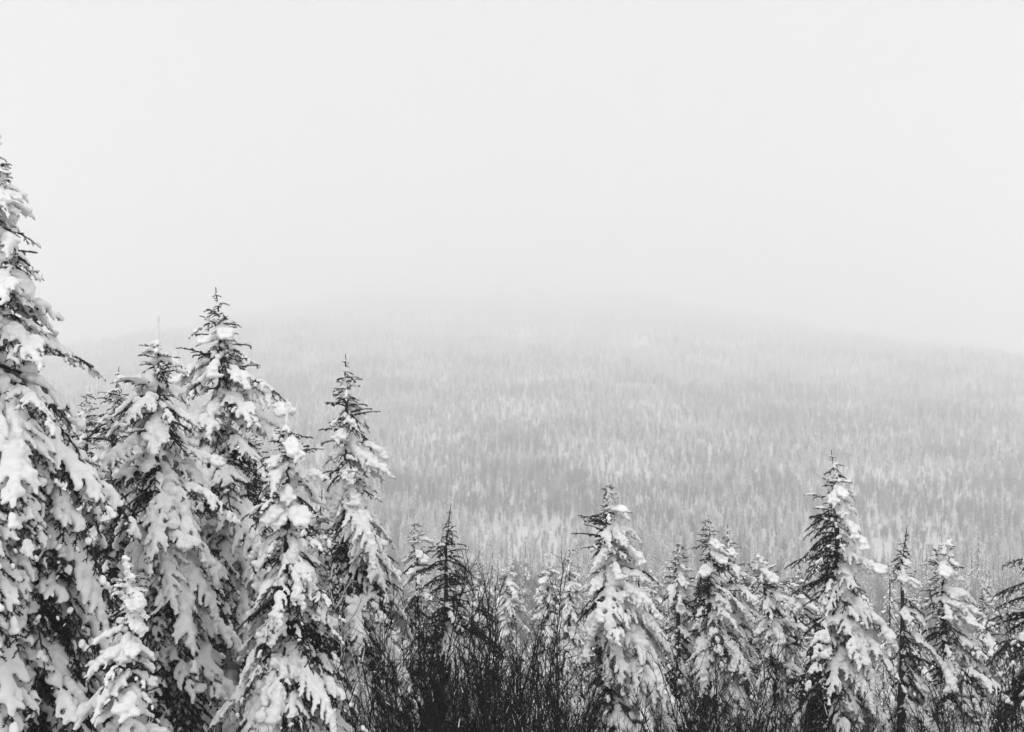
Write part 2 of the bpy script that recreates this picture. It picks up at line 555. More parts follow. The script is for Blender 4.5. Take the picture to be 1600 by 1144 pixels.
def plan_tree(px, py, d, widths, seed, lean=0.0, curve=0.0, phi0=-1.0, wind=0.0, snow=(0.2, 0.3, 0.5), dens=1.0,
              leader='frosted', bare_trunk=None, droop=1.0, steep=None, wk=0.9):
    """a list of bough placements in the tree's own frame, from the outline seen in the photograph"""
    rng = random.Random(seed)
    base = at(px - lean, 572, d); base[2] = float(ground(base[0], base[1])) - 0.1
    apex = at(px, py, d); H = apex[2] - base[2]
    mpp = d / F
    W = [((py + dy), l, r) for dy, l, r in [(0, 4, 4)]] + [(a, l, r) for a, l, r in widths]
    ys = [w[0] for w in W]
    zz = [(CY - y) * mpp - base[2] for y in ys][::-1]
    axis_x = lambda z: lean * mpp * (z / H) + curve * (max(0.0, z / H - 0.55) / 0.45) ** 2
    # widths are absolute pixel columns of the left and right outline
    def ext(z, side):
        arr = []
        for y, l, r in W:
            zi = (CY - y) * mpp - base[2]
            ax = base[0] + axis_x(zi)
            if (y == py): arr.append((zi, 0.05)); continue
            e = (r - CX) * mpp - ax if side > 0 else ax - (l - CX) * mpp
            arr.append((zi, max(0.08, e)))
        arr.sort()
        return float(np.interp(z, [a[0] for a in arr], [a[1] for a in arr]))
    out = []
    LD = LEADERS[leader]
    Lh = LD['L'] * (0.9 if H > 5 else 0.7)
    z = H - Lh * 0.8
    a = rng.uniform(0, 6.28)
    zvis = (CY - 1200) * mpp - base[2]
    while z > 0.5:
        t = 1 - z / H                                  # 0 at the top
        nb = 5 if z > H - 1.0 else (7 if z > zvis else 4)
        nb = max(3, int(round(nb * dens)))
        a += rng.uniform(0.4, 1.2)
        for k in range(nb):
            ph = a + 2 * math.pi * (k + rng.uniform(-0.25, 0.25)) / nb
            c = math.cos(ph - phi0)
            lump = mnoise.noise(Vector((math.cos(ph) * 1.1, math.sin(ph) * 1.1, z * 1.15 + seed * 9.7)))
            p0, p1, p2 = snow
            sc = wind * c + 0.55 * lump
            w0, w1, w2 = max(0.0, p0 - sc), p1, max(0.0, p2 + sc)
            u = rng.random() * (w0 + w1 + w2)
            level = 0 if u < w0 else (1 if u < w0 + w1 else 2)
            dd = (H - z) / 2.2 + rng.uniform(-0.35, 0.35) + (0.3 if level == 2 else -0.25 if level == 0 else 0)
            dd *= droop
            dc = 0 if dd < 0.35 else (1 if dd < 1.15 else 2)
            if level == 0 and dc == 2 and rng.random() < 0.6: dc = 1
            drop = (0.0, 0.3, 0.6)[dc] * min(1.0, 0.3 + t * 1.5)
            rr = ext(z - drop, 1); rl = ext(z - drop, -1)
            reach = (rr + rl) / 2 + (rr - rl) / 2 * math.cos(ph)
            reach *= rng.choice((rng.uniform(0.55, 0.9), rng.uniform(0.8, 1.08), rng.uniform(0.95, 1.2)))
            reach *= wk * (1.0 + 0.4 * lump)
            zj = z + rng.uniform(-0.12, 0.12)
            if bare_trunk and abs((ph - bare_trunk[0] + math.pi) % (2 * math.pi) - math.pi) < bare_trunk[1] and rng.random() < 0.85: continue
            out.append((zj, ph, level, dc, reach, rng.uniform(-0.16, 0.16), rng.uniform(-0.3, 0.3)))
            if level == 0 and z > zvis and rng.random() < 0.85:       # bare boughs grow thick where no snow presses them
                out.append((zj + rng.uniform(0.05, 0.12), ph + rng.uniform(-0.4, 0.4), 0, dc, reach * rng.uniform(0.6, 0.95), rng.uniform(-0.2, 0.2), rng.uniform(-0.3, 0.3)))
            if z > zvis and k % 3 == 0:                                # short boughs close to the trunk
                out.append((zj + 0.08, ph + 0.5, level, min(2, dc + 1), max(0.16, reach * 0.4), 0, rng.uniform(-0.3, 0.3)))
            if dc == 2 and reach > 0.75 and rng.random() < 0.45:      # short inner bough filling the crown
                out.append((zj + 0.1, ph + rng.uniform(-0.5, 0.5), level, 2, reach * 0.55, 0, rng.uniform(-0.3, 0.3)))
        z -= rng.uniform(0.15, 0.22) * (1.0 if z > H - 1.2 else 1.35) * (1.0 if z > zvis else 2.0)
    n = 16
    path = np.array([[axis_x(h), 0.03 * math.sin(h * 1.7 + seed), h] for h in np.linspace(0, H - Lh, n)])
    return base, H, Lh, path, axis_x, out, LD

def spruce(label, px, py, d, widths, seed, **kw):
    rng = random.Random(seed * 7 + 1)
    base, H, Lh, path, ax, plan, LD = plan_tree(px, py, d, widths, seed, **kw)
    root = obj('spruce_tree', None)
    root.location = base
    tag(root, label, 'tree', 'snow laden spruces in the foreground')
    r0 = 0.016 * H + 0.02
    obj('trunk', trunk_mesh(path, r0, 0.022, seed), root)
    ld = obj('leader', LD['mesh'], root)
    s = Lh / LD['L']
    wl = s * rng.uniform(0.75, 1.15)
    ld.location = path[-1]; ld.scale = (wl, wl, s); ld.rotation_euler = (rng.uniform(-0.12, 0.12), rng.uniform(-0.12, 0.12), rng.uniform(0, 6.28) if LD['kindl'] != 'bent' else kw.get('steep') or 0.0)
    obj('snow_cap', LD['snow'], ld)
    for zj, ph, level, dc, reach, pit, roll in plan:
        b, s = pick(level, dc, reach, rng, BOUGHS)
        o = obj('bough', b['mesh'], root)
        my = -1 if rng.random() < 0.5 else 1
        o.location = (ax(zj), 0.03 * math.sin(zj * 1.7 + seed), zj)
        o.rotation_euler = Euler((roll, pit, ph), 'XYZ')
        o.scale = (s, s * my * rng.uniform(0.9, 1.15), s)
        sl = obj('snow_load', b['snow'], o)
        if b['loose']: sl['kind'] = 'stuff'        # loose crumbs
    return root

HEAVY = (0.28, 0.38, 0.34)
MED = (0.34, 0.36, 0.30)
spruce('huge snow plastered spruce cut off by the left edge, tallest tree of all', -6, 205, 10.0,
       [(240, -30, 14), (300, -60, 24), (350, -75, 40), (410, -120, 68), (470, -140, 92), (560, -170, 108), (660, -210, 140), (780, -250, 165), (900, -260, 160), (1144, -280, 150)],
       1, wk=1.05, snow=(0.13, 0.37, 0.50), leader='snowy', dens=1.25)
spruce('slender heavily snowed spruce topped by a bare frosted candle-like shoot', 247, 492, 12.0,
       [(560, 228, 268), (600, 200, 290), (660, 178, 318), (760, 160, 330), (850, 175, 335), (960, 200, 345), (1144, 200, 350)],
       2, wk=1.08, snow=(0.22, 0.36, 0.42), leader='candle', dens=1.15)
spruce('broad spruce with dark twigs at its crown and drooping right side, behind the candle-topped one', 345, 448, 14.0,
       [(500, 300, 365), (560, 292, 400), (600, 280, 418), (700, 268, 430), (800, 250, 440), (900, 240, 450), (1144, 220, 470)],
       3, wk=1.12, snow=(0.24, 0.36, 0.40), leader='bare', dens=1.15)
spruce('snow caked spruce with frosted pointed tip and long hanging right boughs', 449, 625, 11.5,
       [(690, 410, 486), (760, 395, 500), (850, 388, 505), (950, 378, 530), (1050, 372, 548), (1144, 365, 552)],
       4, wk=1.05, snow=(0.20, 0.36, 0.44), leader='candle', dens=1.15)
spruce('low narrow snow covered spruce at lower left, standing in front of the others', 203, 868, 9.5,
       [(920, 180, 225), (980, 150, 238), (1060, 138, 242), (1144, 130, 250)],
       5, wk=1.0, snow=(0.13, 0.35, 0.52), leader='snowy', dens=1.0)
spruce('half hidden spruce with dark crossing twigs between the huge spruce and candle-topped one', 178, 572, 15.0,
       [(620, 150, 205), (680, 135, 220), (800, 120, 240), (1144, 90, 260)],
       6, snow=(0.35, 0.40, 0.25), leader='bare')
spruce('slim pointed spruce with dark left twigs, standing alone above the frosted slope', 541, 553, 15.0,
       [(600, 524, 562), (650, 506, 582), (700, 494, 594), (770, 505, 602), (830, 515, 628), (920, 520, 642), (1144, 500, 655)],
       7, wk=1.0, snow=(0.34, 0.34, 0.32), leader='bare', wind=0.2, phi0=-0.7)
spruce('small mostly bare dark spruce rising from the shrub thicket left of centre', 697, 786, 18.5,
       [(830, 678, 716), (870, 664, 738), (910, 655, 745), (1000, 640, 780), (1144, 620, 800)],
       8, snow=(0.80, 0.15, 0.05), leader='slim')
spruce('short snow dusted spruce just left of the small dark spruce', 652, 806, 20.0,
       [(850, 636, 672), (900, 626, 684), (1000, 616, 690), (1144, 600, 700)],
       9, snow=MED, leader='frosted')
spruce('central spruce with sagging snow tongues and dark tufts on its left side', 956, 744, 16.5,
       [(790, 925, 985), (850, 908, 1000), (900, 902, 1022), (960, 905, 1032), (1010, 910, 1050), (1080, 910, 1072), (1144, 905, 1078)],
       10, wk=1.1, snow=(0.22, 0.26, 0.52), wind=0.62, phi0=-0.75, leader='frosted')
spruce('thin dark spruce with frosted tip right of the central spruce', 1060, 838, 20.0,
       [(880, 1040, 1076), (930, 1028, 1086), (1000, 1030, 1092), (1144, 1020, 1100)],
       11, snow=(0.60, 0.25, 0.15), wind=0.25, phi0=-0.8, leader='frosted')
spruce('snow dusted spruce with frosted straight tip, left of a twin top', 1108, 800, 20.0,
       [(850, 1088, 1126), (910, 1080, 1150), (980, 1075, 1170), (1144, 1060, 1185)],
       12, wk=1.1, snow=(0.52, 0.28, 0.20), wind=0.3, phi0=-0.6, leader='frosted')
spruce('lower twin topped spruce with snow pillows on its right side', 1138, 820, 21.0,
       [(870, 1118, 1160), (930, 1105, 1185), (1000, 1100, 1195), (1144, 1090, 1205)],
       13, wk=1.1, snow=MED, wind=0.3, phi0=-0.5, leader='bare')
spruce('frosted spruce bowed over to the left beside the big right spruce', 1205, 862, 18.0,
       [(900, 1180, 1240), (950, 1178, 1255), (1020, 1185, 1262), (1144, 1180, 1265)],
       14, wk=1.05, snow=(0.14, 0.48, 0.38), curve=-0.25, leader='bent', steep=3.0, lean=-12)
spruce('tall spruce on the right, dark on its left and snow plastered down its right', 1308, 702, 16.0,
       [(750, 1283, 1328), (800, 1262, 1345), (860, 1250, 1362), (920, 1244, 1376), (1000, 1240, 1392), (1080, 1232, 1398), (1144, 1228, 1402)],
       15, wk=0.86, snow=(0.38, 0.28, 0.34), wind=0.75, phi0=-0.65, leader='bare', dens=1.1)
spruce('thin spruce with bare dark trunk on the left and boughs only on the right', 1409, 818, 16.0,
       [(870, 1402, 1425), (920, 1398, 1445), (980, 1396, 1462), (1060, 1394, 1470), (1144, 1392, 1475)],
       16, snow=(0.58, 0.26, 0.16), wind=0.2, phi0=-0.3, leader='slim', bare_trunk=(math.pi, 1.1), dens=0.8)
spruce('round topped spruce with bowed snow capped crown near the right edge', 1474, 838, 16.0,
       [(880, 1448, 1500), (930, 1440, 1520), (980, 1442, 1545), (1030, 1445, 1575), (1144, 1440, 1590)],
       17, wk=0.92, snow=(0.28, 0.32, 0.40), wind=0.5, phi0=-0.6, leader='bent', steep=0.4)
spruce('dark branched spruce cut off by the right edge', 1652, 690, 15.5,
       [(740, 1625, 1670), (840, 1606, 1690), (890, 1590, 1700), (940, 1564, 1715), (1000, 1558, 1720), (1144, 1565, 1730)],
       18, snow=(0.42, 0.30, 0.28), wind=0.45, phi0=-0.4, leader='frosted')
spruce('rime covered spruce top tucked against the right side of the huge spruce', 136, 602, 17.0,
       [(650, 108, 165), (750, 90, 190), (900, 80, 205), (1144, 70, 220)], 22, snow=(0.15, 0.5, 0.35), leader='frosted')
spruce('snowy spruce top hidden between the broad spruce and the frosted pointed one', 398, 655, 16.5,
       [(700, 372, 425), (800, 350, 452), (1144, 330, 480)], 23, snow=(0.35, 0.35, 0.30), leader='snowy')
spruce('dark gapped spruce squeezed between the frosted pointed spruce and the slim pointed one', 500, 765, 15.8,
       [(820, 478, 528), (900, 468, 548), (1144, 450, 575)], 24, snow=(0.45, 0.33, 0.22), leader='bare')
spruce('snow rounded young spruce top peeking over the thicket at centre left', 793, 872, 27.0,
       [(900, 778, 812), (950, 765, 825), (1144, 750, 845)], 19, snow=(0.12, 0.38, 0.50), leader='snowy')
spruce('plump snow covered spruce top just left of the central spruce', 856, 868, 26.0,
       [(895, 838, 872), (940, 828, 885), (1144, 815, 900)], 20, snow=(0.15, 0.35, 0.50), leader='snowy')
spruce('pointed pale spruce top touching the left side of the central spruce', 890, 850, 30.0,
       [(890, 876, 902), (950, 868, 915), (1144, 855, 925)], 21, snow=(0.12, 0.38, 0.50), leader='frosted')

spruce('pale spruce filling the gap between the twin tops and the bowed frosted spruce', 1172, 866, 23.0,
       [(910, 1150, 1196), (960, 1140, 1208), (1144, 1125, 1220)], 25, snow=(0.25, 0.40, 0.35), leader='frosted')
spruce('dark spruce crowding the left foot of the tall right spruce', 1243, 872, 20.0,
       [(915, 1224, 1264), (970, 1212, 1276), (1144, 1200, 1290)], 26, snow=(0.50, 0.30, 0.20), leader='bare')
spruce('small frosted spruce behind the right boughs of the round topped spruce', 1538, 905, 21.0,
       [(945, 1520, 1556), (1000, 1508, 1572), (1144, 1495, 1590)], 27, snow=(0.30, 0.38, 0.32), leader='frosted')
spruce('slim snowy spruce showing in the gap just right of the central spruce', 1022, 892, 23.0,
       [(935, 1004, 1040), (990, 994, 1052), (1144, 980, 1065)], 28, snow=(0.28, 0.36, 0.36), leader='snowy')
spruce('snow bent spruce behind the thicket, right of the small dark spruce', 748, 880, 22.0,
       [(920, 728, 770), (980, 718, 786), (1144, 705, 805)], 29, snow=(0.25, 0.38, 0.37), leader='snowy')

# ------------------------------------------------------------------ bare shrubs
def gen_stem(H, rng, mat_snow_bits=True):
    g = Geo()
    tilt = rng.uniform(0.02, 0.42)
    n = 14
    d = np.array([math.sin(tilt), 0, math.cos(tilt)]); p = np.zeros(3); P = [p]
    for k in range(n):
        d = norm(d + rng.normal(0, 0.055, 3) + np.array([0, 0, 0.03])); p = p + d * H / n; P.append(p)
    P = np.array(P)
    g.tube(P, np.linspace(0.022, 0.005, n + 1), 4, 0)
    bits = []; lines = []
    Q, T, S = poly_sample(P, 0.15, H * 0.15)
    for q, t, s in zip(Q, T, S):
        a = rng.uniform(0, 6.28); e = rng.uniform(0.5, 1.0)
        dd = norm(np.array([math.cos(a) * math.sin(e), math.sin(a) * math.sin(e), math.cos(e)]) + t * 0.35)
        l = (0.35 + 0.9 * (1 - s)) * rng.uniform(0.4, 1.25)
        B = curve_from(q, dd, l, 6, -0.5, 0.11, rng)
        g.tube(B, np.linspace(0.0088, 0.0034, 7), 3, 0)
        if rng.rand() < 0.16: lines.append(B)
        q2, t2, s2 = poly_sample(B, 0.13, 0.08)
        for a_, b_, c_ in zip(q2, t2, s2):
            d2 = norm(b_ + rng.normal(0, 0.65, 3) + np.array([0, 0, 0.25]))
            l2 = rng.uniform(0.12, 0.38)
            B2 = curve_from(a_, d2, l2, 3, -0.2, 0.12, rng)
            g.tube(B2, np.linspace(0.0046, 0.0026, 4), 3, 0)
            if rng.rand() < 0.30:
                B3 = curve_from(B2[2], norm(d2 + rng.normal(0, 0.7, 3)), l2 * 0.6, 2, 0, 0.1, rng)
                g.tube(B3, np.linspace(0.0034, 0.0024, 3), 3, 0)
            if rng.rand() < 0.012: bits.append(a_)
    v, f, m = g.arrays()
    bits = bits or [P[-4]]
    if bits:
        s = Geo()
        iv, jf = icosphere(1)
        for b in bits:
            r = rng.uniform(0.007, 0.018)
            s.add(iv * np.array([r * rng.uniform(1, 3), r, r * 0.8]) * rng.uniform(0.7, 1.3, (len(iv), 1)) + b + np.array([0, 0, r * 0.6]), jf, 0)
        for B in lines:                                  # thin ridges of snow lying on the twigs
            a = rng.randint(0, 3); C = B[a:a + rng.randint(3, 5)] + np.array([0, 0, 0.007])
            s.tube(C, np.linspace(0.008, 0.004, len(C)) * rng.uniform(0.7, 1.3, len(C)), 4, 0)
        sv, sf, sm = s.arrays()
    return v, f, (sv, sf)

STEMS = []
_r = np.random.RandomState(5)
for k in range(9):
    v, f, (sv, sf) = gen_stem(_r.uniform(3.4, 4.6), _r)
    STEMS.append((mesh_from('stem', v, f, [M_SHRUB]), mesh_from('snow_crumbs', sv, sf, [M_SNOW], None, True)))

def shrub(x, y, top, nst, seed, label, group, name='bare_shrub'):
    """top: height of the shrub's tips in the world"""
    rng = random.Random(seed)
    z = float(ground(x, y)) - 0.05
    root = obj(name, None); root.location = (x, y, z)
    tag(root, label, 'shrub', group)
    h = top - z
    for k in range(nst):
        a, sn = rng.choice(STEMS)
        o = obj('stem', a, root)
        hz = h * rng.uniform(0.72, 1.0) / 4.0
        w = max(0.8, min(1.25, hz))
        o.location = (rng.uniform(-0.35, 0.35), rng.uniform(-0.35, 0.35), 0)
        o.rotation_euler = (0, 0, rng.uniform(0, 6.28))
        o.scale = (w, w, hz)
        if rng.random() < 0.7:
            obj('snow_crumbs', sn, o)

# outline of the thicket in the photograph: (column, row of the shrub tips)
THX = [560, 620, 680, 740, 800, 850, 900, 960, 1020, 1080, 1140, 1200, 1260, 1330, 1400, 1470, 1540, 1600, 1680]
THY = [985, 880, 855, 850, 930, 870, 940, 1050, 1060, 990, 945, 965, 1030, 1090, 1015, 990, 1000, 985, 980]
_r = random.Random(21)
LB = {0: ('tall bare dark shrub in the thicket between the slim pointed spruce and the central spruce', 'bare shrubs left of the central spruce'),
      1: ('bare dark shrub in the black thicket between the central spruce and the tall right spruce', 'bare shrubs right of the central spruce'),
      2: ('bare dark shrub at the lower right, around the foot of the round topped spruce', 'bare shrubs at the lower right')}
cnt = 0
for row, (d, num, lift) in enumerate(((11.4, 24, 115), (12.8, 24, 65), (14.8, 26, 30), (17.5, 22, 10), (21.0, 12, 15))):
    for k in range(num):
        px = 565 + (1690 - 565) * (k + _r.uniform(0.1, 0.9)) / num
        dd = d + _r.uniform(-0.9, 0.9)
        py = float(np.interp(px, THX, THY)) + lift + _r.uniform(-30, 75)
        x = (px - CX) / F * dd
        reg = 0 if px < 950 else (1 if px < 1300 else 2)
        shrub(x, dd, (CY - py) / F * dd, _r.choice((4, 5)), 100 + cnt, LB[reg][0], LB[reg][1])
        cnt += 1
# a few dark stems among the left trees
for px, py, d in ((165, 780, 13.0), (190, 770, 13.4), (330, 900, 13.2), (375, 960, 12.8), (480, 960, 13.0), (510, 940, 13.5)):
    cnt += 1
    shrub((px - CX) / F * d, d, (CY - py) / F * d, 3, 100 + cnt, 'dark bare stems showing in the gaps between the snowy left spruces', 'bare stems among the left spruces')

# pale frosted sapling in front of the slim spruce
def sapling():
    d = 13.0
    rng = np.random.RandomState(77)
    x = (572 - CX) / F * d; z = float(ground(x, d)) - 0.05
    top = (CY - 850) / F * d - z
    root = obj('frosted_sapling', None); root.location = (x, d, z)
    tag(root, 'pale frosted leafless sapling with crooked forks before the slim pointed spruce', 'sapling')
    for k, (tilt, az, hh) in enumerate(((0.05, 2.9, 1.0), (0.12, 0.2, 0.92), (0.16, -0.6, 0.80))):
        g = Geo()
        dd = np.array([math.sin(tilt) * math.cos(az), math.sin(tilt) * math.sin(az), math.cos(tilt)])
        P = [np.zeros(3)]
        for i in range(12):
            dd = norm(dd + rng.normal(0, 0.10, 3) + np.array([0, 0, 0.06])); P.append(P[-1] + dd * top * hh / 12)
        P = np.array(P); g.tube(P, np.linspace(0.022, 0.006, 13), 5, 0)
        for i in range(5, 12):
            a = rng.uniform(0, 6.28); l = rng.uniform(0.35, 0.9)
            B = curve_from(P[i], norm(np.array([math.cos(a), math.sin(a) * 0.6, 0.9])), l, 6, -0.5, 0.14, rng)
            g.tube(B, np.linspace(0.010, 0.004, 7), 4, 0)
            for j in (2, 3, 4):
                g.tube(curve_from(B[j], norm(rng.normal(0, 1, 3) + np.array([0, 0, 0.8])), rng.uniform(0.12, 0.4), 4, -0.3, 0.12, rng), np.linspace(0.006, 0.003, 5), 3, 0)
        v, f, m = g.arrays()
        obj('stem', mesh_from('stem', v, f, [M_FROSTWOOD]), root)
sapling()

# ------------------------------------------------------------------ middle distance trees (shared coarse meshes)
cspecs = []
for L in (0.6, 1.0, 1.4):
    for level in (0, 1, 2):
        for dc, (e0, e1) in enumerate(((25, -5), (0, -45), (-20, -72))):
            cspecs.append(dict(cls='bough', L=L, level=level, dc=dc, e0=e0, e1=e1))
cspecs.append(dict(cls='leader', L=0.8, level=1, kindl='frosted'))
CLIB = build_library(False, cspecs, 12)
CB = [b for b in CLIB if b['cls'] == 'bough']; CL = [b for b in CLIB if b['cls'] == 'leader'][0]

def xf(v, s, my, roll, pit, ph, loc):
    M = np.array(Euler((roll, pit, ph), 'XYZ').to_matrix())
    return (v * np.array([s, s * my, s])) @ M.T + np.array(loc)

def mid_proto(H, R, seed, snow):
    rng = random.Random(seed)
    fol, sn = Geo(), []; ns = 0; snq = []
    z = H - 0.45; a = 0
    def put(b, s, my, roll, pit, ph, loc):
        nonlocal ns
        fol.add(xf(b['v'], s, my, roll, pit, ph, loc), b['f'], 0)
        sv = xf(b['sv'], s, my, roll, pit, ph, loc)
        q = b['sq']
        if q.shape[1] == 4: q = np.concatenate([q[:, [0, 1, 2]], q[:, [0, 2, 3]]])
        sn.append(sv); snq.append(q + ns); ns += len(sv)
    put(CL, 1.0, 1, 0, 0, 0, (0, 0, H - 0.8))
    while z > 0.8:
        t = 1 - z / H; nb = 4 if t < 0.2 else 5
        a += rng.uniform(0.5, 1.1)
        for k in range(nb):
            ph = a + 6.283 * (k + rng.uniform(-.25, .25)) / nb
            u = rng.random(); level = 0 if u < snow[0] else (1 if u < snow[0] + snow[1] else 2)
            dc = 0 if t < 0.12 else (1 if rng.random() < 0.45 else 2)
            reach = max(0.2, 1.15 * R * min(1.0, (t / 0.85)) ** 1.05 * rng.uniform(0.65, 1.1))
            b, s = pick(level, dc, reach, rng, CB)
            put(b, s, rng.choice((-1, 1)), rng.uniform(-.2, .2), rng.uniform(-.15, .15), ph, (0, 0, z + rng.uniform(-.1, .1)))
        z -= rng.uniform(0.20, 0.32) if t > 0.25 else 0.15
    v, f, m = fol.arrays()
    sv_, sq_ = np.concatenate(sn), np.concatenate(snq)
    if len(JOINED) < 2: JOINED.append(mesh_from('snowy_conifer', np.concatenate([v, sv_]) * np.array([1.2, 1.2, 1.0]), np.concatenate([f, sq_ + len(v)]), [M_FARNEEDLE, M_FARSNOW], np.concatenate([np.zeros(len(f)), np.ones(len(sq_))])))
    g = Geo(); g.tube(np.array([[0, 0, h] for h in np.linspace(0, H - 0.6, 6)]), np.linspace(0.13, 0.025, 6), 7, 0)
    tv, tf, tm = g.arrays()
    return (mesh_from('trunk', tv, tf, [M_BARK], None, True), mesh_from('foliage', v, f, [M_MIDNEEDLE]),
            mesh_from('snow_load', np.concatenate(sn), np.concatenate(snq), [M_SNOW], None, True), H)
JOINED = []
MID = [mid_proto(8.0, 1.15, 31, (0.15, 0.4, 0.45)), mid_proto(9.5, 1.2, 32, (0.1, 0.4, 0.5)), mid_proto(7.0, 1.0, 33, (0.25, 0.4, 0.35)), mid_proto(10.5, 1.4, 34, (0.12, 0.38, 0.5))]

# ------------------------------------------------------------------ far trees
def far_proto(name, H, R, rng, whorls, nb, segs, snowy=1.0, needle=None):
    g = Geo()
    g.tube(np.array([[0, 0, 0], [0.05, 0, H * 0.5], [0, 0, H]]), [0.14, 0.09, 0.02], 4, 1)
    for k in range(int(whorls * 2.2)):                          # dark inner twigs
        t = (k + 0.5) / (whorls * 2.2); z = H * (1 - 0.9 * t); a = rng.uniform(0, 6.28); L = R * (0.1 + 0.75 * t) * rng.uniform(0.6, 1.1)
        p = np.array([[0, 0, z], [math.cos(a - 0.35) * L * 0.6, math.sin(a - 0.35) * L * 0.6, z - 0.35 * L], [math.cos(a) * L, math.sin(a) * L, z - 0.55 * L], [math.cos(a + 0.35) * L * 0.6, math.sin(a + 0.35) * L * 0.6, z - 0.35 * L], [0, 0, z - 0.5 * L]])
        g.add(p, np.array([[0, 1, 2], [0, 2, 3], [1, 4, 2], [2, 4, 3]]), 1)
    for w in range(whorls):
        t = (w + 0.5) / whorls                                  # 0 top .. 1 bottom
        z = H * (1 - 0.93 * t ** 0.9)
        a0 = rng.uniform(0, 6.28)
        for k in range(nb):
            a = a0 + 6.283 * (k + rng.uniform(-.3, .3)) / nb
            L = R * (0.08 + 0.92 * t ** 0.95) * rng.uniform(0.5, 1.2)
            wd = L * rng.uniform(0.20, 0.36) + 0.06
            e = rng.uniform(0.25, -0.2); dr = rng.uniform(0.7, 1.5)
            s = np.linspace(0, 1, segs + 1)
            x = L * s * (1 - 0.25 * s); zz = z + rng.uniform(-.12, .12) + L * (e * s - dr * s * s * (0.35 + 0.65 * t))
            wv = wd * np.sin(np.clip(s * 0.9 + 0.12, 0, 1) * math.pi) ** 0.7 * 0.5 * rng.uniform(0.75, 1.25, segs + 1)
            th = 0.10 + 0.16 * wd
            c, sn = math.cos(a), math.sin(a)
            Lp = np.stack([x * c - wv * sn, x * sn + wv * c, zz - 0.4 * wv], -1)
            Rp = np.stack([x * c + wv * sn, x * sn - wv * c, zz - 0.4 * wv], -1)
            Tp = np.stack([x * c, x * sn, zz + th * (1 - 0.6 * s) * rng.uniform(0.5, 1.3, segs + 1)], -1)
            v = np.concatenate([Lp, Rp, Tp]); n = segs + 1
            i = np.arange(segs)
            def strip(A, B):
                return np.concatenate([np.stack([A + i, B + i, B + i + 1], -1), np.stack([A + i, B + i + 1, A + i + 1], -1)])
            m = 0 if rng.rand() < snowy else 1
            g.add(v, np.concatenate([strip(2 * n, 0), strip(n, 2 * n)]), m)
            lo = v[: 2 * n].copy(); lo[:, 2] -= 0.05 + 0.1 * wd; lo[:, :2] *= 1.04
            g.add(lo, strip(0, n), 1)
    v, f, m = g.arrays()
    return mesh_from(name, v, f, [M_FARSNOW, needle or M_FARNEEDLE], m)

def bare_proto(name, H, rng, n, mat=None):
    g = Geo()
    g.tube(np.array([[0, 0, 0], [0.1, 0.05, H * 0.5], [0, 0, H * 0.8]]), [0.09, 0.06, 0.03], 3, 0)
    for k in range(n):
        s = rng.uniform(0.2, 0.8); a = rng.uniform(0, 6.28); e = rng.uniform(0.3, 0.9)
        d = np.array([math.cos(a) * math.sin(e), math.sin(a) * math.sin(e), math.cos(e)]); l = H * rng.uniform(0.15, 0.35)
        B = curve_from(np.array([0, 0, H * s]), d, l, 3, -0.4, 0.12, rng)
        g.tube(B, np.linspace(0.045, 0.02, 4), 3, 0)
        for j in (1, 2):
            g.tube(curve_from(B[j], norm(d + rng.normal(0, 0.6, 3)), l * 0.5, 2, -0.2, 0.1, rng), np.linspace(0.03, 0.015, 3), 3, 0)
    v, f, m = g.arrays()
    return mesh_from(name, v, f, [mat or M_FARTWIG])

_r = np.random.RandomState(9)
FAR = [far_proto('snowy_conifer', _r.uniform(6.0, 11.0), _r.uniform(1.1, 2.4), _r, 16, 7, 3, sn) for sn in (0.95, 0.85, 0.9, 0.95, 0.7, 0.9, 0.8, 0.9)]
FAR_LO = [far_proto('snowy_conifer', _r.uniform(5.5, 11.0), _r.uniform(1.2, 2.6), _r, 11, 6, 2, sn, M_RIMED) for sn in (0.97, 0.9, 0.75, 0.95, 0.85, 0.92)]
BARE = [bare_proto('bare_tree', _r.uniform(6, 9), _r, 34) for k in range(4)]
BARE_NEAR = [bare_proto('bare_tree', _r.uniform(5, 8), _r, 46, M_NEARTWIG) for k in range(4)]

def scatter():
    rng = np.random.RandomState(17)
    pts = []
    d = 24.0
    while d < 4700:
        wid = 1.16 * d + 20
        sp = float(np.interp(d, [40, 180, 450, 900, 4500], [4.6, 6.4, 6.2, 6.0, 10.2]))
        n = max(2, int(wid / sp))
        x = (np.arange(n) + rng.uniform(0, 1, n)) * (wid / n) - wid / 2
        y = d + rng.uniform(-0.5, 0.5, n) * sp
        pts.append(np.stack([x, y], -1))
        d += sp
    P = np.concatenate(pts)
    z = ground(P[:, 0], P[:, 1])
    hard = 0.8 * waves(P[:, 0] * 0.6, P[:, 1], 330, 41) + 0.9 * waves(P[:, 0], P[:, 1], 95, 42)
    isbare = (hard + rng.normal(0, 0.16, len(P)) > np.interp(P[:, 1], [300, 1000, 1700], [0.16, 0.32, 0.8])) & (P[:, 1] > 70)
    clump = waves(P[:, 0], P[:, 1], 60, 61) + 0.8 * waves(P[:, 0], P[:, 1], 170, 62)
    thin = (rng.uniform(-0.55, 0.55, len(P)) + clump < -0.36) & (P[:, 1] > 140)
    return np.column_stack([P, z]), isbare, thin, rng
SP, SBARE, STHIN, srng = scatter()

GAP = SP[STHIN & ~SBARE]
con = SP[~SBARE & ~STHIN]
order = np.argsort(con[:, 1])
con = con[order]
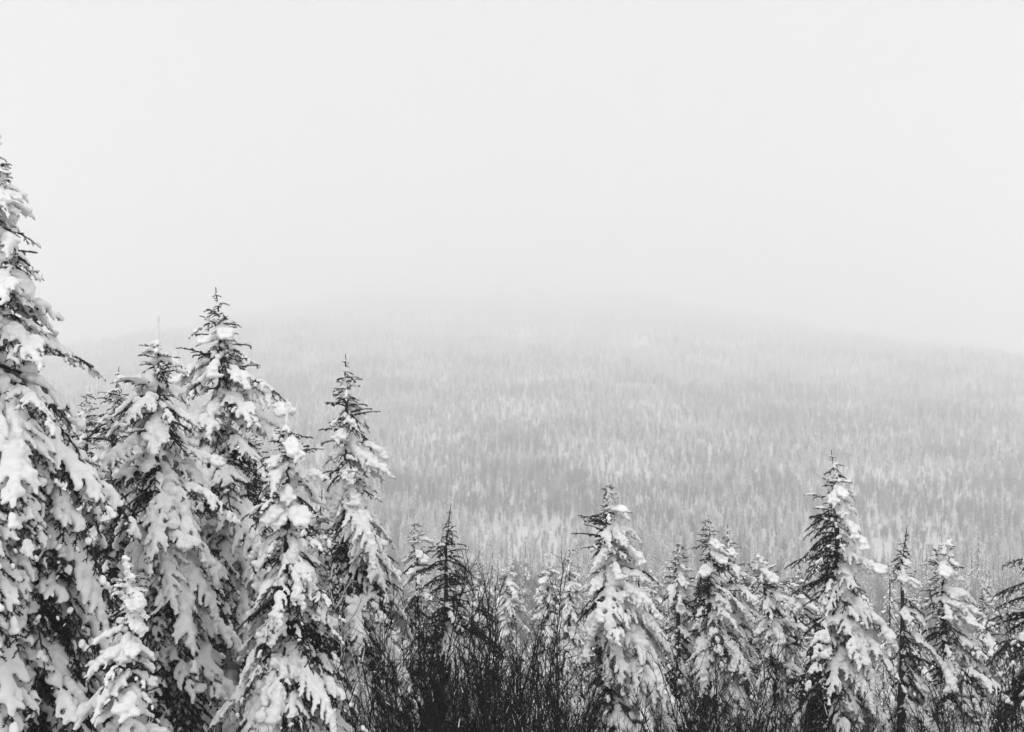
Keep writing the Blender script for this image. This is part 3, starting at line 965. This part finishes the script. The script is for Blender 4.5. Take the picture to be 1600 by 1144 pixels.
# which of them can be seen between the near trees: everything whose tip stands above the thicket line
fsc = np.interp(con[:, 1], [70, 200], [1.0, 1.9])
tip = con[:, 2] + 8.0 * fsc
pxs = CX + F * con[:, 0] / con[:, 1]; pys = CY - F * tip / con[:, 1]
line = np.interp(pxs, [0, 150, 300, 480, 560, 640, 760, 900, 1000, 1150, 1300, 1450, 1600], [620, 600, 560, 700, 720, 840, 900, 880, 860, 860, 860, 880, 890])
seen = (pxs > 100) & (pxs < 1600) & (pys < line)
# the near ones must not stand taller than the photo's tree line
near_ok = pys > np.where(con[:, 1] < 200, 790, 0)
sel = np.where(seen & near_ok)[0][:300]
hidden_near = np.where((~seen) & (con[:, 1] < 95) & near_ok & (np.abs(con[:, 0]) < 0.56 * con[:, 1]))[0]
hidden_near = hidden_near[srng.rand(len(hidden_near)) < 0.6][:70]

def place_mid(i, label, group):
    tm, fm, sm, H = MID[srng.randint(len(MID))]
    r = obj('conifer_tree', None); r.location = con[i]; r.rotation_euler = (0, 0, srng.uniform(0, 6.28))
    s = srng.uniform(0.5, 1.15) * fsc[i]
    if con[i, 1] < 110:                          # stays below the tree line of the photograph
        s = min(s, (-(line[i] + srng.uniform(-15, 55) - CY) / F * con[i, 1] - con[i, 2]) / H)
    r.scale = (max(s, 0.4),) * 3
    tag(r, label, 'tree', group)
    obj('trunk', tm, r); fo = obj('foliage', fm, r); obj('snow_load', sm, r)

used = set()
for i in hidden_near:
    place_mid(i, 'snowy conifer half hidden behind the bare shrub thicket', 'conifers behind the shrub thicket'); used.add(i)
for n, i in enumerate(sel):
    used.add(i)
    if n < 300:
        place_mid(i, 'frosted conifer at the bottom of the hazy slope, just above the thicket', 'nearest conifers of the hazy slope')
    else:
        o = obj('conifer_tree', FAR[srng.randint(len(FAR))])
        o.location = con[i]; s = srng.uniform(0.75, 1.15) * fsc[i]; o.scale = (s, s, s * srng.uniform(0.9, 1.2)); o.rotation_euler = (0, 0, srng.uniform(0, 6.28))
        tag(o, 'small pale frosted conifer low on the hazy mountain slope', 'tree', 'small conifers low on the hazy slope')

def instancer(name, pts, protos, label, scl, seed):
    rng = np.random.RandomState(seed)
    coll = bpy.data.collections.new(name + '_kinds')
    for k, m in enumerate(protos):
        coll.objects.link(bpy.data.objects.new('%s_kind_%02d' % (name, k), m))
    me = bpy.data.meshes.new(name)
    me.vertices.add(len(pts)); me.vertices.foreach_set('co', np.ascontiguousarray(pts, np.float32).ravel())
    n = len(pts)
    a = me.attributes.new('pick', 'INT', 'POINT'); a.data.foreach_set('value', rng.randint(0, len(protos), n).astype(np.int32))
    a = me.attributes.new('turn', 'FLOAT_VECTOR', 'POINT'); tv = np.zeros((n, 3), np.float32); tv[:, 2] = rng.uniform(0, 6.28, n); tv[:, :2] = rng.normal(0, 0.03, (n, 2)); a.data.foreach_set('vector', tv.ravel())
    a = me.attributes.new('size', 'FLOAT_VECTOR', 'POINT'); s = scl[0] + (scl[1] - scl[0]) * rng.uniform(0, 1, n) ** 1.4; s = s * np.interp(pts[:, 1], [80, 220], [0.65, 1.0]) * (1.0 + 0.55 * waves(pts[:, 0], pts[:, 1], 130, 63)); sv = np.stack([s, s, s * rng.uniform(0.85, 1.25, n)], -1).astype(np.float32); a.data.foreach_set('vector', sv.ravel())
    o = obj(name, me)
    tag(o, label, None, None, 'stuff')
    ng = bpy.data.node_groups.new(name, 'GeometryNodeTree')
    ng.interface.new_socket('Geometry', in_out='INPUT', socket_type='NodeSocketGeometry')
    ng.interface.new_socket('Geometry', in_out='OUTPUT', socket_type='NodeSocketGeometry')
    N = ng.nodes.new; Lk = ng.links.new
    gi, go = N('NodeGroupInput'), N('NodeGroupOutput')
    ci = N('GeometryNodeCollectionInfo'); ci.inputs['Collection'].default_value = coll; ci.inputs['Separate Children'].default_value = True; ci.inputs['Reset Children'].default_value = True
    ip = N('GeometryNodeInstanceOnPoints'); ip.inputs['Pick Instance'].default_value = True
    def na(nm, ty):
        x = N('GeometryNodeInputNamedAttribute'); x.data_type = ty; x.inputs['Name'].default_value = nm; return x.outputs['Attribute']
    Lk(gi.outputs[0], ip.inputs['Points']); Lk(ci.outputs[0], ip.inputs['Instance'])
    Lk(na('pick', 'INT'), ip.inputs['Instance Index'])
    e2r = N('FunctionNodeEulerToRotation'); Lk(na('turn', 'FLOAT_VECTOR'), e2r.inputs[0]); Lk(e2r.outputs[0], ip.inputs['Rotation'])
    Lk(na('size', 'FLOAT_VECTOR'), ip.inputs['Scale'])
    Lk(ip.outputs[0], go.inputs[0])
    md = o.modifiers.new('scatter', 'NODES'); md.node_group = ng
    return o

mask = np.ones(len(con), bool); mask[list(used)] = False
mask &= (con[:, 1] > 95)
rest = con[mask]
nearr = rest[rest[:, 1] < 1100]; farr = rest[rest[:, 1] >= 1100]
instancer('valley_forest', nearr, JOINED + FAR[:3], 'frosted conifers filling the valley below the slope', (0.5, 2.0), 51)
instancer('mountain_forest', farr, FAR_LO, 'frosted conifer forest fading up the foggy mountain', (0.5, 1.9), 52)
bare = SP[SBARE & (SP[:, 1] < 3000)]
extra = bare[srng.randint(len(bare), size=len(bare))] + np.column_stack([srng.uniform(-2, 2, (len(bare), 2)), np.zeros(len(bare))])
fill = GAP[GAP[:, 1] < 1700]
fill = fill[srng.rand(len(fill)) < np.interp(fill[:, 1], [700, 1500], [1.0, 0.3])] + np.array([1.6, 1.2, 0])
allb = np.concatenate([bare, extra, fill])
low = SP[(SP[:, 1] > 110) & (SP[:, 1] < 1100)]
lowp = np.interp(low[:, 1], [300, 1050], [0.75, 0.0]) * (1.0 + 1.5 * waves(low[:, 0], low[:, 1], 140, 71))
low = low[srng.rand(len(low)) < lowp]; low = low + np.column_stack([srng.uniform(-3, 3, (len(low), 2)), np.full(len(low), -0.3)])
cut = allb[:, 1] > srng.uniform(350, 1100, len(allb))
instancer('bare_hardwoods', allb[cut], BARE, 'grey leafless trees in patches among the conifers of the slope', (1.0, 1.9), 53)
instancer('valley_hardwoods', np.concatenate([allb[~cut], low]), BARE_NEAR, 'darker leafless trees between the conifers at the foot of the slope', (0.8, 1.5), 54)

bpy.data.collections.remove(TMP)
print('objects', len(bpy.data.objects), 'far', len(rest), 'bare', len(bare) * 2, 'zr', ZMIN, ZMAX)
print('TRIS', sum(len(m.loops) - 2 * len(m.polygons) for m in bpy.data.meshes))
